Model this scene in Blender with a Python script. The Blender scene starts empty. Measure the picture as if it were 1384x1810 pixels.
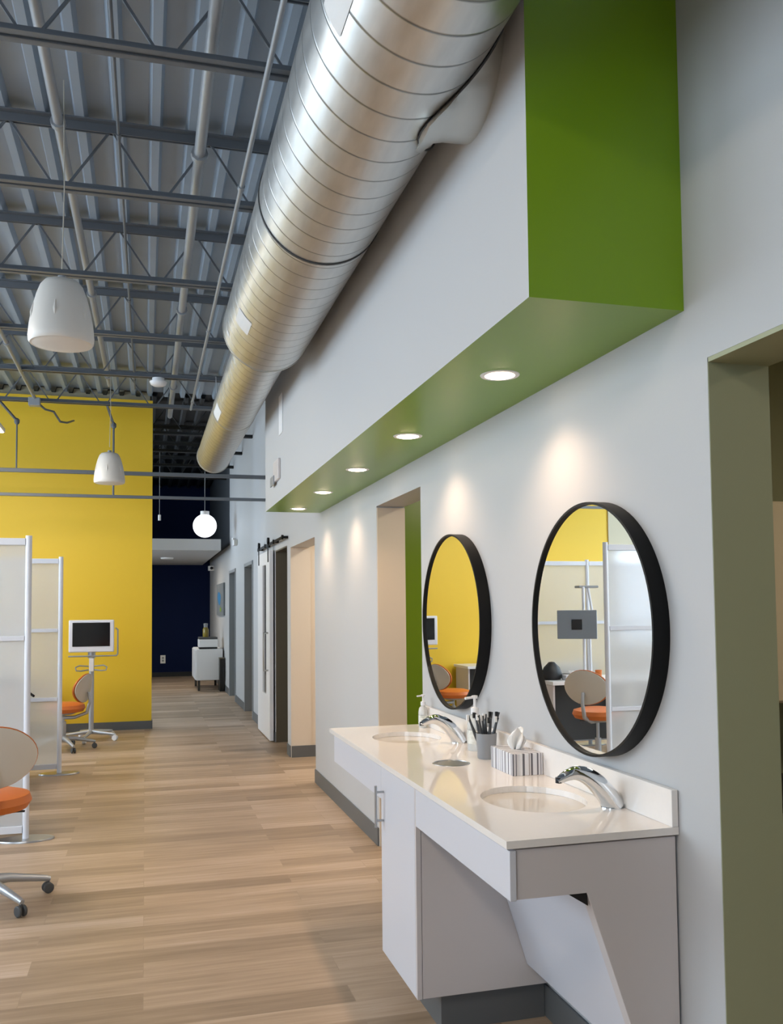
import bpy, bmesh, math, random
from mathutils import Vector, Matrix
from mathutils.geometry import tessellate_polygon
random.seed(7)
sc = bpy.context.scene
C = sc.collection
PI = math.pi

# ---------------------------------------------------------------- camera
YAW, PITCH, ROLL, F = 0.2691486, 0.0519925, -0.0096222, 1580.0
fw = Vector((math.sin(YAW)*math.cos(PITCH), math.cos(YAW)*math.cos(PITCH), math.sin(PITCH)))
r0 = Vector((math.cos(YAW), -math.sin(YAW), 0)); u0 = r0.cross(fw)
rt = r0*math.cos(ROLL) + u0*math.sin(ROLL)
up = -r0*math.sin(ROLL) + u0*math.cos(ROLL)
cam_d = bpy.data.cameras.new('camera'); cam = bpy.data.objects.new('camera', cam_d); C.objects.link(cam)
m = Matrix((rt, up, -fw)).transposed().to_4x4(); m.translation = (0, 0, 1.47)
cam.matrix_world = m
cam_d.sensor_fit = 'VERTICAL'; cam_d.sensor_height = 24; cam_d.lens = F*24/1810
cam_d.shift_y = (992.19-905)/1810
cam_d.clip_start = .05
sc.camera = cam

# ---------------------------------------------------------------- view, world and large lights
sc.view_settings.view_transform = 'Standard'; sc.view_settings.look = 'None'
sc.view_settings.gamma = 1; sc.view_settings.use_curve_mapping = False
sc.view_settings.exposure = -0.03
W = bpy.data.worlds.new('sky'); sc.world = W; W.use_nodes = True
bg = W.node_tree.nodes['Background']; bg.inputs[0].default_value = (.70, .85, 1.0, 1); bg.inputs[1].default_value = 8.4

def portal(name, loc, rot, sx, sy):          # daylight sampling aids inside the window openings
    l = bpy.data.lights.new(name, 'AREA'); l.shape = 'RECTANGLE'; l.size = sx; l.size_y = sy
    l.cycles.is_portal = True
    o = bpy.data.objects.new(name, l); C.objects.link(o); o.location = loc; o.rotation_euler = rot
LX, FY, TOP = -5.2, -3.6, 4.2                 # left wall, front wall, underside of the deck
LWIN = [(1.7, 3.9), (4.4, 7.2), (7.8, 10.8)]
for a, b in LWIN: portal('window_daylight', (LX-.02, (a+b)/2, 2.45), (0, -PI/2, 0), 2.7, b-a)
FILL_WIN = [(-4.8, -2.6)]  # added window behind the camera, brightens faces turned to the front
YWP = 11.6
HWIN = [(13.2, 17.0)]
for a, b in HWIN: portal('window_daylight', (-2.72, (a+b)/2, 2.45), (0, -PI/2, 0), 2.7, b-a)
portal('window_daylight', (-4.475, YWP+.08, 1.6), (PI/2, 0, PI), 1.25, 1.4)  # daylight through the added window in the back side wall
for a, b in FILL_WIN: portal('window_daylight', ((a+b)/2, FY-.02, 2.45), (PI/2, 0, 0), b-a, 2.7)

# ---------------------------------------------------------------- materials
def lin(h):
    h = h.lstrip('#'); v = [int(h[i:i+2], 16)/255 for i in (0, 2, 4)]
    return tuple(c/12.92 if c <= .04045 else ((c+.055)/1.055)**2.4 for c in v) + (1,)
def mat(name, col, rough=.5, metal=0., noise=0., nscale=8., bump=0., bscale=60., spec=.5, **kw):
    M = bpy.data.materials.new(name); M.use_nodes = True; nt = M.node_tree; p = nt.nodes['Principled BSDF']
    c = lin(col) if isinstance(col, str) else col
    p.inputs['Base Color'].default_value = c; p.inputs['Roughness'].default_value = rough
    p.inputs['Metallic'].default_value = metal; p.inputs['Specular IOR Level'].default_value = spec
    for k, v in kw.items(): p.inputs[k.replace('_', ' ')].default_value = v
    tc = nt.nodes.new('ShaderNodeTexCoord')
    if noise:
        n = nt.nodes.new('ShaderNodeTexNoise'); n.inputs['Scale'].default_value = nscale; n.inputs['Detail'].default_value = 4
        nt.links.new(tc.outputs['Object'], n.inputs['Vector'])
        mx = nt.nodes.new('ShaderNodeMix'); mx.data_type = 'RGBA'
        mx.inputs[6].default_value = tuple(x*(1-noise) for x in c[:3])+(1,)
        mx.inputs[7].default_value = tuple(min(1, x*(1+noise)) for x in c[:3])+(1,)
        nt.links.new(n.outputs['Fac'], mx.inputs[0]); nt.links.new(mx.outputs[2], p.inputs['Base Color'])
    if bump:
        n = nt.nodes.new('ShaderNodeTexNoise'); n.inputs['Scale'].default_value = bscale
        nt.links.new(tc.outputs['Object'], n.inputs['Vector'])
        b = nt.nodes.new('ShaderNodeBump'); b.inputs['Strength'].default_value = bump; b.inputs['Distance'].default_value = .002
        nt.links.new(n.outputs['Fac'], b.inputs['Height']); nt.links.new(b.outputs['Normal'], p.inputs['Normal'])
    return M
def emit(name, col, s):
    M = bpy.data.materials.new(name); M.use_nodes = True; nt = M.node_tree; nt.nodes.clear()
    e = nt.nodes.new('ShaderNodeEmission'); e.inputs[0].default_value = lin(col); e.inputs[1].default_value = s
    o = nt.nodes.new('ShaderNodeOutputMaterial'); nt.links.new(e.outputs[0], o.inputs[0]); return M
def wood_floor():
    M = bpy.data.materials.new('vinyl_plank'); M.use_nodes = True; nt = M.node_tree; p = nt.nodes['Principled BSDF']; L = nt.links.new
    tc = nt.nodes.new('ShaderNodeTexCoord')
    br = nt.nodes.new('ShaderNodeTexBrick'); br.offset = .37; br.offset_frequency = 2
    br.inputs['Scale'].default_value = 1; br.inputs['Brick Width'].default_value = 1.22; br.inputs['Row Height'].default_value = .152
    br.inputs['Mortar Size'].default_value = .0012; br.inputs['Mortar Smooth'].default_value = .2; br.inputs['Bias'].default_value = 0
    br.inputs['Color1'].default_value = (0, 0, 0, 1); br.inputs['Color2'].default_value = (1, 1, 1, 1); br.inputs['Mortar'].default_value = (.3, .3, .3, 1)
    L(tc.outputs['Object'], br.inputs['Vector'])
    # grain stretched along the planks, shifted from plank to plank
    sp = nt.nodes.new('ShaderNodeMapping'); sp.inputs['Scale'].default_value = (1.1, 15, 1)
    ad = nt.nodes.new('ShaderNodeVectorMath'); ad.operation = 'MULTIPLY_ADD'; ad.inputs[1].default_value = (7, 7, 7)
    L(br.outputs['Color'], ad.inputs[0]); L(tc.outputs['Object'], ad.inputs[2]); L(ad.outputs[0], sp.inputs['Vector'])
    n = nt.nodes.new('ShaderNodeTexNoise'); n.inputs['Scale'].default_value = 1.6; n.inputs['Detail'].default_value = 6; n.inputs['Roughness'].default_value = .62
    L(sp.outputs[0], n.inputs['Vector'])
    sp2 = nt.nodes.new('ShaderNodeMapping'); sp2.inputs['Scale'].default_value = (3, 90, 1); L(ad.outputs[0], sp2.inputs['Vector'])
    n2 = nt.nodes.new('ShaderNodeTexNoise'); n2.inputs['Scale'].default_value = 1; n2.inputs['Detail'].default_value = 3; L(sp2.outputs[0], n2.inputs['Vector'])
    m1 = nt.nodes.new('ShaderNodeMath'); m1.operation = 'MULTIPLY_ADD'; m1.inputs[1].default_value = .34
    bw = nt.nodes.new('ShaderNodeRGBToBW'); L(br.outputs['Color'], bw.inputs[0]); L(bw.outputs[0], m1.inputs[0])
    m2 = nt.nodes.new('ShaderNodeMath'); m2.operation = 'MULTIPLY'; m2.inputs[1].default_value = .62; L(n.outputs['Fac'], m2.inputs[0]); L(m2.outputs[0], m1.inputs[2])
    m3 = nt.nodes.new('ShaderNodeMath'); m3.operation = 'MULTIPLY_ADD'; m3.inputs[1].default_value = .16; L(n2.outputs['Fac'], m3.inputs[0]); L(m1.outputs[0], m3.inputs[2])
    cr = nt.nodes.new('ShaderNodeValToRGB'); e = cr.color_ramp.elements
    e[0].position = .22; e[0].color = lin('#7f6b58'); e[1].position = .86; e[1].color = lin('#cab4a0')
    x = e.new(.48); x.color = lin('#9f8870'); x = e.new(.62); x.color = lin('#b0987f')
    L(m3.outputs[0], cr.inputs[0]); L(cr.outputs[0], p.inputs['Base Color'])
    p.inputs['Roughness'].default_value = .42; p.inputs['Specular IOR Level'].default_value = .4
    b = nt.nodes.new('ShaderNodeBump'); b.inputs['Strength'].default_value = .25; b.inputs['Distance'].default_value = .002
    L(m3.outputs[0], b.inputs['Height']); L(b.outputs[0], p.inputs['Normal'])
    return M
def spiral_metal():
    M = bpy.data.materials.new('galvanised_spiral'); M.use_nodes = True; nt = M.node_tree; p = nt.nodes['Principled BSDF']; L = nt.links.new
    def math_(op, a=None, b=None, c=None):
        n = nt.nodes.new('ShaderNodeMath'); n.operation = op
        for i, v in enumerate((a, b, c)):
            if v is None: continue
            if isinstance(v, (int, float)): n.inputs[i].default_value = v
            else: L(v, n.inputs[i])
        return n.outputs[0]
    tc = nt.nodes.new('ShaderNodeTexCoord'); s = nt.nodes.new('ShaderNodeSeparateXYZ'); L(tc.outputs['Object'], s.inputs[0])
    ang = math_('MULTIPLY', math_('ARCTAN2', s.outputs[0], s.outputs[2]), 1/(2*PI))
    t = math_('ADD', math_('MULTIPLY', s.outputs[1], 1/.127), ang)
    f = math_('FRACT', t)
    d = math_('ABSOLUTE', math_('SUBTRACT', f, .5))           # .5 at the seam
    seam = math_('SMOOTH_MIN', math_('MULTIPLY', math_('MAXIMUM', math_('SUBTRACT', d, .455), 0), 24), 1, .05)
    n = nt.nodes.new('ShaderNodeTexNoise'); mp = nt.nodes.new('ShaderNodeMapping'); mp.inputs['Scale'].default_value = (26, 5, 26)
    L(tc.outputs['Object'], mp.inputs[0]); L(mp.outputs[0], n.inputs['Vector']); n.inputs['Scale'].default_value = 1.3; n.inputs['Detail'].default_value = 5
    mx = nt.nodes.new('ShaderNodeMix'); mx.data_type = 'RGBA'; mx.inputs[6].default_value = lin('#b9bab8'); mx.inputs[7].default_value = lin('#d9d9d6')
    L(n.outputs['Fac'], mx.inputs[0])
    m2 = nt.nodes.new('ShaderNodeMix'); m2.data_type = 'RGBA'; m2.inputs[7].default_value = lin('#5c5e5e')
    L(math_('MULTIPLY', seam, .75), m2.inputs[0]); L(mx.outputs[2], m2.inputs[6]); L(m2.outputs[2], p.inputs['Base Color'])
    p.inputs['Metallic'].default_value = .92
    L(math_('MULTIPLY_ADD', n.outputs['Fac'], .16, .28), p.inputs['Roughness'])
    b = nt.nodes.new('ShaderNodeBump'); b.inputs['Strength'].default_value = .6; b.inputs['Distance'].default_value = .004
    L(seam, b.inputs['Height']); L(b.outputs[0], p.inputs['Normal'])
    return M
def frosted():
    M = bpy.data.materials.new('frosted_acrylic'); M.use_nodes = True; nt = M.node_tree; nt.nodes.clear(); L = nt.links.new
    tr = nt.nodes.new('ShaderNodeBsdfTranslucent'); tr.inputs[0].default_value = (.95, .97, .98, 1)
    df = nt.nodes.new('ShaderNodeBsdfDiffuse'); df.inputs[0].default_value = (.86, .87, .88, 1)
    rf = nt.nodes.new('ShaderNodeBsdfRefraction'); rf.inputs[0].default_value = (.92, .93, .95, 1); rf.inputs['Roughness'].default_value = .32; rf.inputs['IOR'].default_value = 1.12
    a = nt.nodes.new('ShaderNodeMixShader'); a.inputs[0].default_value = .35; L(tr.outputs[0], a.inputs[1]); L(df.outputs[0], a.inputs[2])
    b = nt.nodes.new('ShaderNodeMixShader'); b.inputs[0].default_value = .5; L(a.outputs[0], b.inputs[1]); L(rf.outputs[0], b.inputs[2])
    o = nt.nodes.new('ShaderNodeOutputMaterial'); L(b.outputs[0], o.inputs[0]); return M
def window_glass():
    M = bpy.data.materials.new('window_glass'); M.use_nodes = True; nt = M.node_tree; nt.nodes.clear(); L = nt.links.new
    t = nt.nodes.new('ShaderNodeBsdfTransparent'); g = nt.nodes.new('ShaderNodeBsdfGlossy'); g.inputs['Roughness'].default_value = .02
    a = nt.nodes.new('ShaderNodeMixShader'); a.inputs[0].default_value = .06; L(t.outputs[0], a.inputs[1]); L(g.outputs[0], a.inputs[2])
    o = nt.nodes.new('ShaderNodeOutputMaterial'); L(a.outputs[0], o.inputs[0]); return M
def stripes():
    M = bpy.data.materials.new('striped_card'); M.use_nodes = True; nt = M.node_tree; p = nt.nodes['Principled BSDF']; L = nt.links.new
    tc = nt.nodes.new('ShaderNodeTexCoord'); s = nt.nodes.new('ShaderNodeSeparateXYZ'); L(tc.outputs['Object'], s.inputs[0])
    ad = nt.nodes.new('ShaderNodeMath'); ad.operation = 'ADD'; L(s.outputs[0], ad.inputs[0]); L(s.outputs[1], ad.inputs[1])
    w = nt.nodes.new('ShaderNodeTexNoise'); w.noise_dimensions = '1D'; w.inputs['Scale'].default_value = 95; w.inputs['Detail'].default_value = 0; L(ad.outputs[0], w.inputs['W'])
    cr = nt.nodes.new('ShaderNodeValToRGB'); cr.color_ramp.interpolation = 'CONSTANT'; e = cr.color_ramp.elements
    e[0].color = lin('#5a5a60'); e[1].position = .38; e[1].color = lin('#8d8a90'); x = e.new(.45); x.color = lin('#dfdfe2'); x = e.new(.6); x.color = lin('#a19c9a'); x = e.new(.68); x.color = lin('#e9e9ea')
    L(w.outputs['Fac'], cr.inputs[0]); L(cr.outputs[0], p.inputs['Base Color']); p.inputs['Roughness'].default_value = .6
    return M
Mt = dict(
 white=mat('white_wall_paint', '#bababa', .55, bump=.06, bscale=180), tan=mat('tan_wall_paint', '#d8cab8', .6, bump=.06, bscale=180),
 sage=mat('sage_wall_paint', '#a0a384', .6, bump=.06, bscale=180), yellow=mat('yellow_wall_paint', '#e8c02a', .5, bump=.05, bscale=180),
 green=mat('green_wall_paint', '#7a9f16', .3, bump=.02, bscale=180, spec=.45), navy=mat('navy_wall_paint', '#04153a', .8, spec=.2), beige=mat('beige_wall_paint', '#c9c0a4', .6),
 black_paint=mat('black_paint', '#1b1e22', .6), charcoal=mat('charcoal_wall_paint', '#3b3f44', .6), base=mat('grey_vinyl_base', '#5e6061', .45), deck=mat('grey_deck_paint', '#96a4b2', .5, noise=.10, nscale=3),
 joist=mat('grey_joist_paint', '#62676d', .45, noise=.06, nscale=5), pipe=mat('galvanised_pipe', '#9da1a5', .4, .3), floor=wood_floor(), spiral=spiral_metal(),
 duct=mat('galvanised_sheet', '#c9c9c4', .36, .85, noise=.06, nscale=12), seam=mat('dark_sealant', '#3c3e40', .6), sticker=mat('paper_label', '#e4e4e2', .6),
 quartz=mat('cream_quartz', '#ebe5df', .06, noise=.02, nscale=60, spec=.6), lam=mat('white_laminate', '#d0d1d8', .28), lamg=mat('grey_white_laminate', '#cdc6c4', .35),
 steel=mat('brushed_steel', '#b8b9ba', .3, 1.), chrome=mat('chrome', '#e4e6e8', .04, 1.), porcelain=mat('white_porcelain', '#d0c9bf', .08), mirror=mat('silvered_glass', '#f4f6f5', .0, 1.),
 black=mat('black_metal', '#040405', .5, spec=.25), blackp=mat('black_plastic', '#141518', .45), dark=mat('dark_hollow', '#17181a', .7), fr=frosted(), glass=window_glass(),
 alu=mat('white_aluminium', '#dfe3ec', .35), spk=mat('pale_plastic', '#d5d1ca', .42), spkg=mat('pale_grille', '#dedbd4', .7, bump=.5, bscale=500), white_p=mat('white_plastic', '#e9e9ea', .35),
 shell=mat('beige_plastic_shell', '#cfc6b8', .38), orange=mat('orange_upholstery', '#d0702a', .48), castor=mat('grey_rubber', '#4a4b4c', .6), chairm=mat('silver_metal', '#b9bcc0', .35, .6),
 screen=mat('dark_screen', '#0b0d10', .12), mongrey=mat('grey_monitor_back', '#7c8793', .5), door=mat('grey_door_paint', '#878b8f', .45), wood_dark=mat('dark_brown_panel', '#5d5443', .55),
 cup=mat('grey_ceramic', '#8d9094', .35), bristle=mat('dark_grey_plastic', '#33363a', .4), tissue=mat('tissue_paper', '#f2f0ec', .8), stripes=stripes(),
 bottle=mat('clear_plastic', '#eef0ee', .12, Transmission_Weight=.6, IOR=1.3), label=mat('floral_label', '#dfe2d0', .5, noise=.5, nscale=60), amber=mat('amber_bottle', '#8a7a34', .2),
 art=mat('grey_canvas', '#6d7378', .7, noise=.2, nscale=6), blue=mat('blue_ink', '#2d6f9f', .6), leaf=mat('green_ink', '#7a9a2e', .6), cable=mat('pale_cable', '#b9b4a8', .6), cream=mat('cream_cabinet', '#efe0c6', .5),
 lampw=emit('lit_downlight', '#ffe2c0', 16), globe=emit('lit_globe', '#f4f8ff', 2.2), panel=emit('lit_panel', '#fff0dc', 22), bench=mat('dark_bench', '#3b3936', .5))

# ---------------------------------------------------------------- helpers
def tag(o, label=None, cat=None, group=None, kind=None):
    if label: o['label'] = label
    if cat: o['category'] = cat
    if group: o['group'] = group
    if kind: o['kind'] = kind
    return o
def thing(name, label, cat, loc=(0, 0, 0), rz=0, group=None):
    o = bpy.data.objects.new(name, None); C.objects.link(o); o.location = loc; o.rotation_euler = (0, 0, rz); o.empty_display_size = .1
    return tag(o, label, cat, group)
class MB:
    def __init__(s): s.v = []; s.f = []; s.m = []
    def add(s, vs, fs, mi=0):
        n = len(s.v); s.v += [tuple(v) for v in vs]; s.f += [tuple(i+n for i in f) for f in fs]; s.m += [mi]*len(fs); return s
    def box(s, x0, x1, y0, y1, z0, z1, mi=0, M=None):
        vs = [Vector((x, y, z)) for x in (x0, x1) for y in (y0, y1) for z in (z0, z1)]
        if M is not None: vs = [M @ v for v in vs]
        return s.add(vs, [(0, 1, 3, 2), (4, 6, 7, 5), (0, 4, 5, 1), (2, 3, 7, 6), (0, 2, 6, 4), (1, 5, 7, 3)], mi)
    def bar(s, a, b, w, h=None, mi=0):          # square bar between two points
        a, b = Vector(a), Vector(b); h = h or w; d = (b-a).normalized()
        t = Vector((0, 0, 1)) if abs(d.z) < .95 else Vector((0, 1, 0)); x = d.cross(t).normalized()*w/2; y = x.cross(d).normalized()*h/2
        vs = [p+i*x+j*y for p in (a, b) for i, j in ((-1, -1), (1, -1), (1, 1), (-1, 1))]
        return s.add(vs, [(3, 2, 1, 0), (4, 5, 6, 7), (0, 1, 5, 4), (1, 2, 6, 5), (2, 3, 7, 6), (3, 0, 4, 7)], mi)
    def tube(s, pts, r, n=12, mi=0, cap=True):
        pts = [Vector(p) for p in pts]; k = len(pts); rs = r if isinstance(r, (list, tuple)) else [r]*k
        ds = []
        for i in range(k):
            d = Vector((0, 0, 0))
            if i: d += (pts[i]-pts[i-1]).normalized()
            if i < k-1: d += (pts[i+1]-pts[i]).normalized()
            ds.append(d.normalized())
        t = Vector((0, 0, 1)) if abs(ds[0].z) < .9 else Vector((1, 0, 0)); x = ds[0].cross(t).normalized(); vs = []
        for p, d, rr in zip(pts, ds, rs):
            x = (x - d*x.dot(d)).normalized(); y = d.cross(x)
            vs += [p + rr*(math.cos(2*PI*j/n)*x + math.sin(2*PI*j/n)*y) for j in range(n)]
        fs = [(i*n+j, i*n+(j+1) % n, (i+1)*n+(j+1) % n, (i+1)*n+j) for i in range(k-1) for j in range(n)]
        if cap: fs += [tuple(range(n))[::-1], tuple((k-1)*n+j for j in range(n))]
        return s.add(vs, fs, mi)
    def lathe(s, prof, n=32, M=None, mi=0, sx=1, sy=1):   # prof (r, z) about z
        vs = []
        for r, z in prof: vs += [Vector((r*sx*math.cos(2*PI*j/n), r*sy*math.sin(2*PI*j/n), z)) for j in range(n)]
        if M is not None: vs = [M @ v for v in vs]
        k = len(prof); fs = [(i*n+j, i*n+(j+1) % n, (i+1)*n+(j+1) % n, (i+1)*n+j) for i in range(k-1) for j in range(n)]
        if prof[0][0] > 1e-5: fs.append(tuple(range(n))[::-1])
        if prof[-1][0] > 1e-5: fs.append(tuple((k-1)*n+j for j in range(n)))
        return s.add(vs, fs, mi)
    def prism(s, pts, axis, a, b, mi=0):        # polygon pts extruded along axis between a and b
        def P(u, v, w): return {'x': (w, u, v), 'y': (u, w, v), 'z': (u, v, w)}[axis]
        n = len(pts); vs = [P(u, v, a) for u, v in pts]+[P(u, v, b) for u, v in pts]
        return s.add(vs, [tuple(range(n)), tuple(range(2*n-1, n-1, -1))]+[(i, i+n, (i+1) % n+n, (i+1) % n) for i in range(n)], mi)
    def build(s, name, mats, parent=None, bevel=0, smooth=False, seg=2, sub=0, loc=None):
        me = bpy.data.meshes.new(name); me.from_pydata(s.v, [], s.f); me.update()
        mats = mats if isinstance(mats, (list, tuple)) else [mats]
        for q in mats: me.materials.append(q)
        for p, i in zip(me.polygons, s.m): p.material_index = i
        bm = bmesh.new(); bm.from_mesh(me)
        bmesh.ops.remove_doubles(bm, verts=bm.verts, dist=1e-5)
        bmesh.ops.recalc_face_normals(bm, faces=bm.faces); bm.to_mesh(me); bm.free()
        o = bpy.data.objects.new(name, me); C.objects.link(o)
        if loc is not None:
            me.transform(Matrix.Translation(-Vector(loc))); o.location = loc
        if parent: o.parent = parent
        if bevel:
            b = o.modifiers.new('bevel', 'BEVEL'); b.width = bevel; b.segments = seg; b.limit_method = 'ANGLE'; b.angle_limit = .6
        if sub:
            b = o.modifiers.new('sub', 'SUBSURF'); b.levels = sub; b.render_levels = sub
        if smooth:
            for p in me.polygons: p.use_smooth = True
            if not sub:
                me.set_sharp_from_angle(angle=math.radians(38))
        return o
def rotx(a): return Matrix.Rotation(a, 4, 'X')
def roty(a): return Matrix.Rotation(a, 4, 'Y')
def rotz(a): return Matrix.Rotation(a, 4, 'Z')
def T(x, y, z): return Matrix.Translation((x, y, z))
def struct(o): o['kind'] = 'structure'; return o
def copy_tree(o, parent=None):
    c = o.copy(); C.objects.link(c); c.parent = parent
    for ch in list(o.children): copy_tree(ch, c)
    return c

# ---------------------------------------------------------------- shell
X = 1.402; WT = .184
struct(MB().box(LX-.2, 6.5, FY-.2, 21, -.1, 0).build('floor', Mt['floor']))
YW = 11.6
# deck ribs run along the depth of the room
def deck(x0, x1, y0, y1, m, name):
    pitch = .2032; pts = []; x = x0
    while x < x1:
        pts += [(x, TOP+.058), (x+.125, TOP+.058), (x+.142, TOP), (x+.186, TOP)]; x += pitch
    pts.append((x, TOP+.058)); b = MB(); n = len(pts)
    for y in (y0, y1): b.v += [(px, y, pz) for px, pz in pts]
    for y in (y0, y1): b.v += [(px, y, TOP+.2) for px, pz in pts]
    for i in range(n-1):
        b.f += [(i, i+1, n+i+1, n+i), (2*n+i, 3*n+i, 3*n+i+1, 2*n+i+1)]; b.m += [0, 0]
    struct(b.build(name, m))
deck(LX-.2, 1.62, FY-.2, YW+.1, Mt['deck'], 'ceiling')
deck(-2.7, 1.62, YW+.1, 21, Mt['black_paint'], 'ceiling_hall')
# right wall with its openings
OP = [(.95, 1.986, 2.11), (4.494, 5.43, 2.11), (7.56, 8.90, 2.085), (9.10, 9.96, 2.12), (12.09, 13.14, 2.13), (14.48, 15.57, 2.13)]
wb = MB(); y = FY
for a, b, z in OP:
    wb.box(X, X+WT, y, a, 0, TOP+.1); wb.box(X, X+WT, a, b, z, TOP+.1); y = b
wb.box(X, X+WT, y, 14.9, 0, TOP+.1) if y < 14.9 else None
wb.box(X, X+WT, y, 20.5, 0, 2.58)
wb.box(X, X+WT, y, 20.5, 2.58, TOP+.1, 1)
struct(wb.build('wall_right', [Mt['white'], Mt['charcoal']]))
# soffit: white front, green end and underside
sb = MB(); sx, sy0, sy1, sz = .948, 2.083, 7.3, 2.265
sb.v = [(sx, sy0, sz), (X, sy0, sz), (X, sy1, sz), (sx, sy1, sz), (sx, sy0, TOP+.1), (X, sy0, TOP+.1), (X, sy1, TOP+.1), (sx, sy1, TOP+.1)]
sb.f = [(0, 3, 2, 1), (0, 1, 5, 4), (0, 4, 7, 3), (3, 7, 6, 2)]; sb.m = [1, 1, 0, 0]
# round openings for the downlights are cut in the underside
LY = [2.825, 3.943, 4.965, 5.99, 7.016]
struct(sb.build('soffit', [Mt['white'], Mt['green']]))
# far walls
struct(MB().box(-3.73, .083, YW, YW+.15, 0, 4.12).build('wall_back_left', Mt['yellow']))
struct(MB().box(LX-.2, -5.1, YW-.02, YW+.15, 0, TOP+.1).box(-3.85, -3.73, YW-.02, YW+.15, 0, TOP+.1).box(-5.1, -3.85, YW-.02, YW+.15, 0, .9).box(-5.1, -3.85, YW-.02, YW+.15, 2.3, TOP+.1).box(-4.6, .05, YW+.16, YW+.2, 4.0, TOP+.1).build('wall_back_side', Mt['beige']))
struct(MB().box(-2.6, X+WT, 20.44, 20.6, 0, TOP+.1).build('wall_back', Mt['navy']))
def wall_win(axis, c0, c1, wins, a, b, name, z0=1.1, z1=3.8):
    q = MB(); t = a
    def bx(u0, u1, w0, w1):
        q.box(c0, c1, u0, u1, w0, w1) if axis == 'x' else q.box(u0, u1, c0, c1, w0, w1)
    for u, v in wins: bx(t, u, 0, TOP+.1); bx(u, v, 0, z0); bx(u, v, z1, TOP+.1); t = v
    bx(t, b, 0, TOP+.1); struct(q.build(name, Mt['white']))
wall_win('x', LX-.2, LX, LWIN, FY-.2, YW+.1, 'wall_left')
wall_win('x', -2.7, -2.5, HWIN, YW+.2, 20.44, 'wall_hall_left')
wall_win('y', FY-.2, FY, FILL_WIN, LX, X+WT, 'wall_front')
wn = 0
for axis, ws, pos in (('x', LWIN, LX), ('y', FILL_WIN, FY), ('x', HWIN, -2.5)):  # the front window is an added, unseen fill source
    for a, b in ws:
        wn += 1; c = pos-.1
        fr = MB(); gl = MB()
        def bx(B, u0, u1, w0, w1, d):
            B.box(c-d, c+d, u0, u1, w0, w1) if axis == 'x' else B.box(u0, u1, c-d, c+d, w0, w1)
        for u in (a, (a+b)/2-.025, b-.05): bx(fr, u, u+.05, 1.1, 3.8, .03)
        for w in (1.1, 3.75): bx(fr, a, b, w, w+.05, .03)
        o = struct(fr.build('window_%d' % wn, Mt['alu'])); bx(gl, a+.05, b-.05, 1.15, 3.75, .003)
        gl.build('window_pane', Mt['glass'], o)
o = struct(MB().box(-5.1, -5.06, YW+.03, YW+.09, .9, 2.3).box(-3.89, -3.85, YW+.03, YW+.09, .9, 2.3).box(-5.1, -3.85, YW+.03, YW+.09, .9, .94).box(-5.1, -3.85, YW+.03, YW+.09, 2.26, 2.3).build('window_6', Mt['alu']))  # added window out of sight, gives the near screen its blue glow
MB().box(-5.06, -3.89, YW+.057, YW+.063, .94, 2.26).build('window_pane', Mt['glass'], o)
# rooms beyond the openings
struct(MB().box(X+WT, 4.2, 3.35, 3.45, 0, 2.9).box(4.2, 4.3, -1, 3.45, 0, 2.9).box(X+WT, 4.2, -1.1, -1, 0, 2.9).build('wall_side_room', Mt['sage']))
struct(MB().box(X+WT, 4.3, -1.1, 3.45, 2.6, 2.7).build('ceiling_side_room', Mt['beige']))
struct(MB().box(X+WT, 3.6, 6.6, 6.7, 0, 2.8).build('wall_green_room', Mt['green']))
struct(MB().box(3.6, 3.7, 3.45, 6.7, 0, 2.8).box(X+WT, 3.6, 3.46, 3.5, 0, 2.8).build('wall_middle_room', Mt['tan']))
struct(MB().box(X+WT, 3.7, 3.45, 6.7, 2.6, 2.7).build('ceiling_middle_room', Mt['white']))
struct(MB().box(X+WT, 3.4, 8.90, 9.0, 0, 2.7).box(3.4, 3.5, 6.8, 9.0, 0, 2.7).box(X+WT, 3.4, 6.8, 6.9, 0, 2.7).build('wall_alcove', Mt['tan']))
struct(MB().box(X+WT, 3.4, 6.8, 9.0, 2.6, 2.7).build('ceiling_alcove', Mt['white']))
struct(MB().box(X+WT, 3.0, 9.02, 9.1, 0, 2.7).box(3.0, 3.1, 9.0, 12, 0, 2.7).box(X+WT, 3.0, 11.9, 12, 0, 2.7).build('wall_store_room', Mt['wood_dark']))
struct(MB().box(X+WT, 3.1, 9.02, 12, 2.6, 2.7).build('ceiling_store_room', Mt['wood_dark']))
# painted door jamb linings
struct(MB().box(X+.001, X+WT, 1.984, 1.998, 0, 2.11).box(X+.001, X+WT, .95, 1.99, 2.098, 2.112).build('trim_1', Mt['sage']))
struct(MB().box(X+.002, X+WT, 5.42, 5.432, 0, 2.1).build('trim_2', Mt['tan']))
struct(MB().box(X+.002, X+WT+.02, 8.888, 8.902, 0, 2.083).build('trim_3', Mt['tan']))
struct(MB().box(X+.002, X+WT+.02, 9.945, 9.962, 0, 2.118).box(X+.002, X+WT, 9.1, 9.95, 2.105, 2.122).build('trim_4', Mt['wood_dark']))
# grey doors and casings along the corridor
for i, (a, b, z) in enumerate(OP[4:]):
    d = struct(MB().box(X+.10, X+.145, a+.05, b-.05, .01, z-.05).build('door_%d' % (i+1), Mt['door'], bevel=.003))
    struct(MB().box(X-.012, X+.17, a, a+.05, 0, z).box(X-.012, X+.17, b-.05, b, 0, z).box(X-.012, X+.17, a, b, z-.05, z).build('door_frame', Mt['door'], d, bevel=.003))
    MB().tube([(X+.1, a+.13, 1.0), (X+.05, a+.13, 1.0), (X+.05, a+.24, 1.0)], .009, 8).build('door_handle', Mt['steel'], d, smooth=True)
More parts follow.
